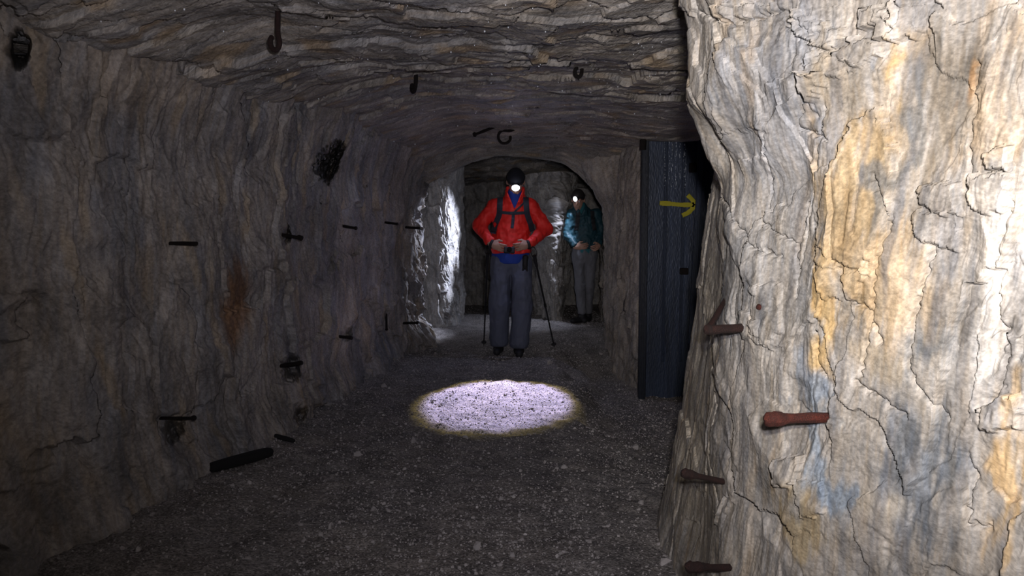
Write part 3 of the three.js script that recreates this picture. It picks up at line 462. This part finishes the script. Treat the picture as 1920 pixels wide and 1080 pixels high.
function frame(o, xd, yd, mirror = 1) { const X = new THREE.Vector3(...xd).normalize(), Y0 = new THREE.Vector3(...yd), Z = new THREE.Vector3().crossVectors(X, Y0).normalize().multiplyScalar(mirror), Y = new THREE.Vector3().crossVectors(Z, X).multiplyScalar(mirror).normalize(); return { o, X, Y, Z, to: (x, y, z) => { const a = x - o[0], b = y - o[1], c = z - o[2]; return [a * X.x + b * X.y + c * X.z, a * Y.x + b * Y.y + c * Y.z, a * Z.x + b * Z.y + c * Z.z]; } }; }
// a half closed hand: x along the fingers, y to the thumb side, fingers curl towards -z
function handField(fr, curl = 1) {
  const P = [ell([0.045, 0, 0], [0.052, 0.040, 0.016]), cap([-0.02, 0, 0], [0.03, 0, 0], 0.026, 0.028)], fs = [];
  [[0.030, 0.043], [0.010, 0.048], [-0.011, 0.044], [-0.030, 0.034]].forEach(([y, l], i) => { const a = 0.35 * curl + i * 0.06, b = 1.1 * curl, c = 1.7 * curl; const k0 = [0.078, y, 0], k1 = [0.078 + l * Math.cos(a), y * 1.06, -l * Math.sin(a)], k2 = [k1[0] + l * 0.62 * Math.cos(b), y * 1.04, k1[2] - l * 0.62 * Math.sin(b)], k3 = [k2[0] + l * 0.48 * Math.cos(c), y * 1.02, k2[2] - l * 0.48 * Math.sin(c)]; const f1 = cap(k0, k1, 0.0098, 0.009), f2 = cap(k1, k2, 0.009, 0.0083), f3 = cap(k2, k3, 0.0083, 0.0072); fs.push((x, yy, z) => Math.min(f1(x, yy, z), f2(x, yy, z), f3(x, yy, z))); });
  const t1 = cap([0.018, 0.026, -0.004], [0.050, 0.056, -0.018], 0.0145, 0.011), t2 = cap([0.050, 0.056, -0.018], [0.080, 0.058, -0.028], 0.011, 0.0085);
  const palm = join(0.015, P[0], P[1], t1);
  return (x, y, z) => { const [a, b, c] = fr.to(x, y, z); let d = smin(palm(a, b, c), t2(a, b, c), 0.006); for (const f of fs) d = smin(d, f(a, b, c), 0.004); return d; };
}
function headField(fr) {   // x to the side, y up, z forward
  const sk = ell([0, 0.032, -0.012], [0.076, 0.095, 0.097]), jaw = ell([0, -0.055, 0.026], [0.056, 0.068, 0.062]), nose = cap([0, 0.012, 0.084], [0, -0.026, 0.106], 0.009, 0.013), brow = cap([-0.035, 0.024, 0.075], [0.035, 0.024, 0.075], 0.014), chin = ell([0, -0.105, 0.062], [0.026, 0.02, 0.022]), lips = cap([-0.018, -0.064, 0.083], [0.018, -0.064, 0.083], 0.009), e1 = ell([-0.079, -0.006, -0.012], [0.012, 0.032, 0.02]), e2 = ell([0.079, -0.006, -0.012], [0.012, 0.032, 0.02]), s1 = ell([-0.032, 0.002, 0.094], [0.018, 0.012, 0.016]), s2 = ell([0.032, 0.002, 0.094], [0.018, 0.012, 0.016]), slit = cap([-0.022, -0.0655, 0.094], [0.022, -0.0655, 0.094], 0.0022);
  return (x, y, z) => { const [a, b, c] = fr.to(x, y, z); let d = smin(smin(sk(a, b, c), jaw(a, b, c), 0.04), chin(a, b, c), 0.02); d = smin(smin(d, nose(a, b, c), 0.012), brow(a, b, c), 0.02); d = smin(d, lips(a, b, c), 0.012); d = smin(d, Math.min(e1(a, b, c), e2(a, b, c)), 0.008); d = Math.max(d, -smin(s1(a, b, c), s2(a, b, c), 0.003)); return Math.max(d, -slit(a, b, c)); };
}
const strip0 = (g) => { const o = new THREE.BufferGeometry(); o.setAttribute('position', g.attributes.position); o.setAttribute('normal', g.attributes.normal); o.setIndex(g.index); return o; };
function ribbon(pts, w, field, lift = 0.004, thick = 0.007, front = 1) {   // a strap that lies on a garment: (x, y) points, z found on the cloth
  const c = new THREE.CatmullRomCurve3(pts.map(([x, y]) => new THREE.Vector3(x, y, 0))), N = 28, pos = [], ix = [];
  const zAt = (x, y) => { for (let z = 0.5; z > -0.3; z -= 0.004) if (field(x, y, z * front) < 0) return z * front; return 0; };
  for (let i = 0; i <= N; i++) { const p = c.getPointAt(i / N), t = c.getTangentAt(i / N), nx = -t.y, ny = t.x; for (const s of [-1, 1]) { const x = p.x + nx * s * w / 2, y = p.y + ny * s * w / 2, z = zAt(x, y); pos.push(x, y, z + (lift + thick) * front, x, y, z - 0.004 * front); } if (i) { const k = i * 4, j = k - 4; for (const [a, b] of [[0, 2], [2, 3], [3, 1], [1, 0]]) ix.push(j + a, j + b, k + a, j + b, k + b, k + a); } }
  ix.push(0, 1, 2, 2, 1, 3); const e = N * 4; ix.push(e, e + 2, e + 1, e + 2, e + 3, e + 1);
  const g = new THREE.BufferGeometry(); g.setAttribute('position', new THREE.Float32BufferAttribute(pos, 3)); g.setIndex(ix); g.computeVertexNormals(); return g;
}
const fabTex = tex(256, (k) => { const x = k % 256, y = k >> 8, v = 214 + 20 * Math.sin(x * 1.57) * Math.sin(y * 1.57) + 30 * (fine[x * 4 + y * 4 * S] - 0.5); return [v, v, v]; }, true);
const cloth = (r, g, b, rough = 0.75) => new THREE.MeshPhysicalMaterial({ color: new THREE.Color(r, g, b), roughness: rough, sheen: 0.15, sheenRoughness: 0.6, side: THREE.DoubleSide });
const skin = std(new THREE.Color(0.46, 0.27, 0.20), 0.6), black = std(new THREE.Color(0.012, 0.012, 0.015), 0.7), darkCloth = cloth(0.035, 0.045, 0.07);

function person(o, J, K) {   // J: joints, K: colours and options
  const hf = frame(J.head, J.headX, J.headY), head = headField(hf), sx = (s) => (s < 0 ? 'L' : 'R');
  // ---- body in one piece: trunk, limbs, head and hands
  const limb = []; for (const s of ['L', 'R']) { limb.push(cap(J['sh' + s], J['el' + s], 0.043, 0.036), cap(J['el' + s], J['wr' + s], 0.038, 0.026), cap(J['hip' + s], J['kn' + s], 0.060, 0.042), cap(J['kn' + s], J['an' + s], 0.042, 0.032)); }
  const trunk = join(0.025, torso(J.pelvis, J.chest, 0.135, 0.145, 0.68), cap(J.shL, J.shR, 0.05), cap(J.neck, J.head, 0.052, 0.05), ...limb);
  const geos = [nets(trunk, J.lo, J.hi, 0.014)];
  const box = (c, r) => [[c[0] - r, c[1] - r, c[2] - r], [c[0] + r, c[1] + r, c[2] + r]];
  geos.push(nets(head, ...box(J.head, 0.155), 0.005));
  for (const s of ['L', 'R']) { const h = J['hand' + s], fr = frame(J['wr' + s], h[0], h[1], h[2]); const c = J['wr' + s].map((v, i) => v + h[0][i] / Math.hypot(...h[0]) * 0.07); geos.push(nets(handField(fr, h[3]), ...box(c, 0.125), 0.0038)); }
  part('body', mergeGeometries(geos.map(strip0)), skin, o);
  const eyeG = new THREE.SphereGeometry(0.0115, 12, 10); for (const s of [-1, 1]) { const e = part('eye', eyeG, std(0x8d8d8d, 0.25), o, 'eye'); e.position.set(J.head[0] + hf.X.x * 0.032 * s + hf.Y.x * 0.002 + hf.Z.x * 0.082, J.head[1] + hf.X.y * 0.032 * s + hf.Y.y * 0.002 + hf.Z.y * 0.082, J.head[2] + hf.X.z * 0.032 * s + hf.Y.z * 0.002 + hf.Z.z * 0.082); }
  // ---- hair or cap
  const capShell = ell([0, 0.038, -0.016], [0.086, 0.104, 0.106]), rim = (a, b, c) => 0.052 - b - 0.22 * (0.09 - c) ;
  part(K.hairName, nets((x, y, z) => { const [a, b, c] = hf.to(x, y, z); return Math.max(capShell(a, b, c), 0.030 - b - 0.35 * (0.08 - c)); }, ...box(J.head, 0.17), 0.007), K.hair, o, K.hairLabel);
  // ---- trousers
  const wr = (x, y, z, f, a) => a * n3(x * f, y * f * 0.7, z * f) + a * 0.5 * n3(x * f * 2.3, y * f * 1.6, z * f * 2.3 + 4);
  const tr = []; for (const s of ['L', 'R']) tr.push(cap(J['hip' + s], J['kn' + s], K.thigh, K.knee), cap(J['kn' + s], J['hem' + s], K.knee, K.hem));
  const legs = (x, y, z) => Math.min(smin(tr[0](x, y, z), tr[1](x, y, z), 0.05), smin(tr[2](x, y, z), tr[3](x, y, z), 0.05)), seat = torso(J.pelvis, [J.pelvis[0], J.pelvis[1] + 0.08, J.pelvis[2]], 0.155, 0.15, 0.75);
  part('trousers', nets((x, y, z) => Math.max(smin(legs(x, y, z), seat(x, y, z), 0.05) + wr(x, y, z, 11, 0.006), y - J.pelvis[1] - 0.12, K.hemY - y), J.lo, J.hi, 0.011), K.trousers, o);
  // ---- fleece under the jacket, then the jacket itself
  const fl = join(0.05, torso([J.pelvis[0], J.pelvis[1] + K.fleeceDrop, J.pelvis[2]], J.chest, K.girth - 0.012, K.chestR - 0.03, 0.74), cap(J.neck, [J.neck[0] + (J.head[0] - J.neck[0]) * 0.35, J.neck[1] + 0.06, J.neck[2] + (J.head[2] - J.neck[2]) * 0.35], 0.068, 0.068));
  part(K.fleeceName, nets((x, y, z) => Math.max(fl(x, y, z) + wr(x, y, z, 9, 0.003) + (y < J.neck[1] - 0.12 ? 0.02 * sst(K.jacketY, K.jacketY + 0.06, y) : 0), K.fleeceY - y), J.lo, J.hi, 0.011), K.fleece, o, K.fleeceLabel);
  const arm = []; for (const s of ['L', 'R']) arm.push(cap(J['sh' + s], J['el' + s], 0.078 * K.baggy, 0.07 * K.baggy), cap(J['el' + s], J['cuff' + s], 0.068 * K.baggy, 0.048 * K.baggy));
  const shell = join(0.055, torso([J.pelvis[0], K.jacketY + 0.05, J.pelvis[2]], J.chest, K.girth, K.chestR, 0.76), cap(J.shL, J.shR, 0.062, 0.062)), sleeves = (x, y, z) => Math.min(smin(arm[0](x, y, z), arm[1](x, y, z), 0.03), smin(arm[2](x, y, z), arm[3](x, y, z), 0.03));
  const ca = J.neck, cb = [J.neck[0] * 0.4 + J.head[0] * 0.6, J.neck[1] + 0.075, J.neck[2] * 0.5 + J.head[2] * 0.5 - 0.015], collar = cap(ca, cb, 0.105, K.collarR);
  const jacket = (x, y, z) => { let d = smin(shell(x, y, z), sleeves(x, y, z), 0.035); d = smin(d, collar(x, y, z), 0.03); d += wr(x, y, z, 10, 0.007) + 0.004 * n3(x * 6 + y * 14, y * 9 - x * 10, z * 8); d = Math.max(d, K.jacketY + 0.012 * n3(x * 6, 0, z * 6) - y, y - cb[1] - 0.045); const dx = Math.abs(x - J.neck[0] - K.vShift), v = dx - (y - K.vY) * 0.42; if (z > J.neck[2] + 0.01) d = Math.max(d, -Math.max(v, K.vY - y)); return d; };
  part('jacket', nets(jacket, J.lo, J.hi, 0.0095), K.jacket, o);
  // ---- boots
  for (const s of ['L', 'R']) { const a = J['an' + s], t = J['toe' + s], hx = a[0] * 1.35 - t[0] * 0.35, hz = a[2] * 1.35 - t[2] * 0.35, sole = 0.012; const f = join(0.03, cap([hx, 0.045, hz], [t[0], 0.036, t[2]], 0.042, 0.036), cap([a[0], 0.05, a[2]], [a[0], 0.15, a[2]], 0.05, 0.05)); part('boot', nets((x, y, z) => Math.max(f(x, y, z), sole - 0.012 - y + 0.002), [a[0] - 0.35, -0.02, a[2] - 0.35], [a[0] + 0.35, 0.24, a[2] + 0.35], 0.0095), black, o, 'black hiking boot'); }
  // ---- backpack with straps
  const bp = new RoundedBoxGeometry(0.30, 0.46, 0.17, 5, 0.06); const bag = part('backpack', bp, K.bag, o); bag.position.set(J.chest[0], J.chest[1] - 0.06, J.chest[2] - 0.235);
  for (const st of K.straps) part('strap', ribbon(st.pts, st.w, jacket), st.mat || darkCloth, bag.parent === o ? o : o, st.label);
  // ---- headlamp: strap round the head, housing, glowing lens
  const lampC = new THREE.Vector3(...J.head).addScaledVector(hf.Y, 0.052).addScaledVector(hf.Z, 0.104);
  const house = part('headlamp', new RoundedBoxGeometry(0.062, 0.044, 0.034, 3, 0.012), black, o, 'black headlamp housing'); house.position.copy(lampC);
  const aim = new THREE.Vector3(...K.aim).normalize(); house.quaternion.setFromUnitVectors(new THREE.Vector3(0, 0, 1), aim);
  const ring = new THREE.TorusGeometry(1, 0.05, 6, 40); ring.rotateX(Math.PI / 2); ring.scale(0.088, 0.20, 0.110); const bandM = new THREE.Matrix4().makeBasis(hf.X, hf.Y, hf.Z).setPosition(new THREE.Vector3(...J.head).addScaledVector(hf.Y, 0.052).addScaledVector(hf.Z, -0.014)); ring.applyMatrix4(bandM);
  const hm = new THREE.Matrix4().compose(house.position, house.quaternion, new THREE.Vector3(1, 1, 1)).invert(); ring.applyMatrix4(hm); part('head_strap', ring, black, house, 'elastic head strap');
  const bez = part('bezel', new THREE.TorusGeometry(K.lens, 0.005, 8, 28), black, house); bez.position.z = 0.020;
  const lg = new THREE.SphereGeometry(K.lens, 24, 12, 0, Math.PI * 2, 0, Math.PI / 2); lg.rotateX(Math.PI / 2); lg.scale(1, 1, 0.75); const lens = part('lens', lg, new THREE.MeshStandardMaterial({ color: 0xffffff, emissive: new THREE.Color(0.86, 0.88, 1), emissiveIntensity: K.glow, roughness: 0.3 }), house, 'glowing white lamp lens'); lens.position.z = 0.018;
  return { lamp: lampC.clone().addScaledVector(aim, 0.018 + K.lens * 0.75 + 0.012), aim, jacket, o };
}
const add3 = (a, b) => [a[0] + b[0], a[1] + b[1], a[2] + b[2]];

// ------------------------------------------------------------------ the hiker in red
{
  const ft = onFloor(973, 670), D = ft[2] + 0.16, org = new THREE.Vector3(0, floorAt(0, D), -D);
  const o = thing('person', 'hiker in a red jacket and grey trousers with headlamp, head bent, hands at belly', 'person', org);
  const cs = Math.cos(0.80), sn = Math.sin(0.80);
  const J = {
    pelvis: [-0.01, 0.95, 0], chest: [0.0, 1.36, 0.0], neck: [0.025, 1.535, 0.035], head: [0.035, 1.690, 0.105], headX: [1, 0, 0], headY: [0, cs, sn],
    shL: [-0.165, 1.465, 0.0], elL: [-0.32, 1.275, 0.02], wrL: [-0.195, 1.10, 0.205], cuffL: [-0.215, 1.13, 0.18], handL: [[0.82, -0.30, 0.24], [0.30, 0.9, 0.1], 1, 1.0],
    shR: [0.178, 1.468, 0.0], elR: [0.33, 1.245, 0.02], wrR: [0.155, 1.095, 0.205], cuffR: [0.185, 1.115, 0.185], handR: [[-0.86, -0.20, 0.24], [-0.25, 0.9, 0.1], -1, 1.0],
    hipL: [-0.105, 0.92, 0], knL: [-0.125, 0.50, 0.035], anL: [-0.135, 0.10, -0.06], hemL: [-0.13, 0.13, -0.05], toeL: [-0.15, 0, 0.10],
    hipR: [0.09, 0.92, 0], knR: [0.098, 0.50, 0.09], anR: [0.068, 0.10, 0.06], hemR: [0.072, 0.13, 0.065], toeR: [0.07, 0, 0.22],
    lo: [-0.52, -0.02, -0.32], hi: [0.52, 1.92, 0.42],
  };
  const K = {
    hairName: 'hat', hairLabel: 'dark knitted cap', hair: cloth(0.010, 0.012, 0.02, 0.95), thigh: 0.108, knee: 0.098, hem: 0.095, hemY: 0.075, trousers: cloth(0.10, 0.115, 0.17), fleece: cloth(0.012, 0.05, 0.36), fleeceName: 'fleece', fleeceLabel: 'blue fleece showing at neck and hem', fleeceDrop: 0.03, fleeceY: 0.905, girth: 0.200, chestR: 0.18, baggy: 0.95, jacketY: 1.005, jacket: cloth(0.88, 0.026, 0.02, 0.6),
    collarR: 0.098, vY: 1.435, vShift: 0.0, bag: darkCloth, lens: 0.040, glow: 6, aim: [0.0, -0.72, 0.70],
    straps: [
      { pts: [[-0.115, 1.55], [-0.118, 1.47], [-0.125, 1.38], [-0.165, 1.28], [-0.185, 1.20]], w: 0.055, label: 'dark backpack shoulder strap' }, { pts: [[0.135, 1.55], [0.138, 1.47], [0.15, 1.38], [0.185, 1.28], [0.20, 1.22]], w: 0.055, label: 'dark backpack shoulder strap' },
      { pts: [[-0.13, 1.405], [0, 1.395], [0.145, 1.40]], w: 0.03, label: 'dark chest strap' }, { pts: [[0.012, 1.395], [0.01, 1.33], [0.0, 1.25]], w: 0.03, label: 'dark dangling strap end' }, { pts: [[0.02, 1.405], [0.07, 1.45], [0.12, 1.50]], w: 0.018, label: 'thin dark drinking tube' },
    ],
  };
  const r = person(o, J, K);
  for (const [w, c, n, l] of [['wrL', 'cuffL', 'cuff', 'black sleeve cuff'], ['wrR', 'cuffR', 'watch', 'black watch strap']]) { const g = new THREE.TorusGeometry(0.034, 0.014, 8, 20), m = part(n, g, black, o, l); m.position.set(...J[w]); m.quaternion.setFromUnitVectors(new THREE.Vector3(0, 0, 1), new THREE.Vector3(...J['hand' + w[2]][0]).normalize()); }
  const gl = part('hanging_glove', nets(join(0.02, cap([0.13, 0.97, 0.17], [0.125, 0.90, 0.18], 0.03, 0.024), cap([0.125, 0.90, 0.18], [0.105, 0.85, 0.18], 0.016, 0.01), cap([0.13, 0.9, 0.18], [0.145, 0.845, 0.18], 0.016, 0.01)), [0.05, 0.8, 0.1], [0.2, 1.02, 0.25], 0.006), black, o, 'black glove hanging at the waist');
  // what he holds, and his poles
  const cam = thing('compact_camera', 'small black camera held in both hands by the hiker in red', 'camera', new THREE.Vector3(-0.025, 1.045, 0.262).add(org)); cam.rotation.set(-0.35, 0, -0.05);
  part('camera_body', new RoundedBoxGeometry(0.105, 0.062, 0.032, 3, 0.01), black, cam); const ln = part('camera_lens', new THREE.CylinderGeometry(0.021, 0.024, 0.026, 20), std(0x050506, 0.3), cam); ln.rotation.x = Math.PI / 2; ln.position.z = 0.026; const sb = part('shutter_button', new THREE.CylinderGeometry(0.006, 0.006, 0.006, 12), std(0x333333, 0.4), cam); sb.position.set(0.03, 0.033, 0);
  const pole = (label, top, tip) => {
    const T = onFloor(...tip), b = new THREE.Vector3(T[0], floorAt(T[0], T[2]) - 0.01, -T[2]), a = new THREE.Vector3(...top).add(org), v = a.clone().sub(b), L = v.length(), p = thing('trekking_pole', label, 'pole', b, 'trekking poles'); p.quaternion.setFromUnitVectors(new THREE.Vector3(0, 1, 0), v.normalize());
    const cyl = (n, r0, r1, y0, y1, l, mt = black) => { const m = part(n, new THREE.CylinderGeometry(r1, r0, y1 - y0, 12), mt, p, l); m.position.y = (y0 + y1) / 2; return m; };
    cyl('tip', 0.003, 0.006, 0, 0.05); const bk = part('basket', new THREE.LatheGeometry([[0.007, 0.006], [0.026, 0], [0.028, 0.004], [0.008, 0.016]].map(([x, y]) => new THREE.Vector2(x, y)), 16), black, p); bk.position.y = 0.06;
    cyl('lower_shaft', 0.0075, 0.008, 0.05, L * 0.48); cyl('clamp', 0.013, 0.013, L * 0.47, L * 0.50); cyl('upper_shaft', 0.0095, 0.0095, L * 0.48, L - 0.12); cyl('grip', 0.014, 0.018, L - 0.13, L);
    const lp = part('wrist_loop', new THREE.TorusGeometry(0.045, 0.005, 6, 24), black, p, 'wrist loop'); lp.scale.set(0.6, 1.3, 1); lp.position.y = L + 0.04;
  };
  pole('black trekking pole hanging upright at the left of the hiker in red', [-0.235, 1.01, 0.16], [907, 650]); pole('black trekking pole slanting outwards at the right of the hiker in red', [0.215, 0.99, 0.17], [1040, 652]);
  // his lamp: a sharp round beam on the floor with a yellowish rim, and a little stray light
  const P = r.lamp.clone().add(org), T = onFloor(937, 745);
  spot(0xcbc3ff, 84, P.toArray(), [T[0], 0, -T[2]], 13.8, 0.16, 0.6); spot(0xffe68c, 15, P.toArray(), [T[0], 0, -T[2]], 15.0, 0.12, 0.6); spot(0xc8d0ff, 0.7, P.toArray(), [T[0], 0.2, -T[2]], 78, 0.6, 0.6);
}
// ------------------------------------------------------------------ the hiker behind
{
  const ft = onFloor(1098, 602), D = ft[2] - 0.12, X = at(1096, 480, D)[0], org = new THREE.Vector3(X, floorAt(X, D), -D);
  const o = thing('person', 'rear hiker in a dark teal jacket and grey trousers beside the jamb', 'person', org);
  const J = {
    pelvis: [0, 0.90, 0], chest: [0.0, 1.29, 0.0], neck: [-0.055, 1.45, 0.03], head: [-0.095, 1.585, 0.075], headX: [0.96, 0, 0.25], headY: [-0.08, 0.95, 0.30],
    shL: [-0.175, 1.40, 0.02], elL: [-0.225, 1.14, 0.02], wrL: [-0.12, 0.99, 0.19], cuffL: [-0.135, 1.01, 0.17], handL: [[0.8, 0.1, 0.3], [0.1, 0.9, 0.1], 1, 0.9],
    shR: [0.155, 1.41, -0.02], elR: [0.215, 1.16, -0.02], wrR: [0.165, 1.01, 0.16], cuffR: [0.17, 1.03, 0.14], handR: [[-0.35, -0.2, 0.9], [-0.3, 0.9, 0.1], -1, 1.1],
    hipL: [-0.075, 0.87, 0], knL: [-0.055, 0.47, 0.04], anL: [-0.025, 0.10, 0.02], hemL: [-0.03, 0.15, 0.02], toeL: [-0.15, 0, 0.10],
    hipR: [0.075, 0.87, 0], knR: [0.06, 0.47, 0.01], anR: [0.055, 0.10, -0.07], hemR: [0.055, 0.15, -0.06], toeR: [0.0, 0, 0.06],
    lo: [-0.42, -0.02, -0.32], hi: [0.42, 1.80, 0.40],
  };
  const K = {
    hairName: 'hair', hairLabel: 'dark hair', hair: std(new THREE.Color(0.02, 0.016, 0.015), 0.8), thigh: 0.086, knee: 0.064, hem: 0.058, hemY: 0.11, trousers: cloth(0.14, 0.145, 0.165), fleece: cloth(0.02, 0.15, 0.18), fleeceName: 'shirt', fleeceLabel: 'teal shirt hem below the jacket', fleeceDrop: 0.02, fleeceY: 0.83, girth: 0.165, chestR: 0.165, baggy: 0.86, jacketY: 0.965, jacket: cloth(0.008, 0.05, 0.07, 0.6),
    collarR: 0.085, vY: 1.40, vShift: 0, bag: black, lens: 0.034, glow: 5, aim: [-0.72, -0.22, 0.66],
    straps: [{ pts: [[-0.10, 1.44], [-0.10, 1.33], [-0.12, 1.2]], w: 0.05, mat: black, label: 'black backpack shoulder strap' }, { pts: [[0.09, 1.45], [0.095, 1.33], [0.12, 1.2]], w: 0.05, mat: black, label: 'black backpack shoulder strap' }],
  };
  const r = person(o, J, K), P = r.lamp.clone().add(org);
  spot(0xdfe6ff, 42, P.toArray(), [P.x - 1.84, 0.95, P.z + 0.74], 28, 0.3, 0.6);
  spot(0xdfe6ff, 0.5, P.toArray(), P.clone().addScaledVector(r.aim, 1).toArray(), 86, 0.3, 0.6); spot(0xdfe6ff, 3.6, P.toArray(), [0.22, 0.35, -10.25], 36, 0.7, 0.6);
}

scene.traverse((m) => { if (m.isMesh) m.castShadow = m.receiveShadow = true; });
renderer.render(scene, camera);
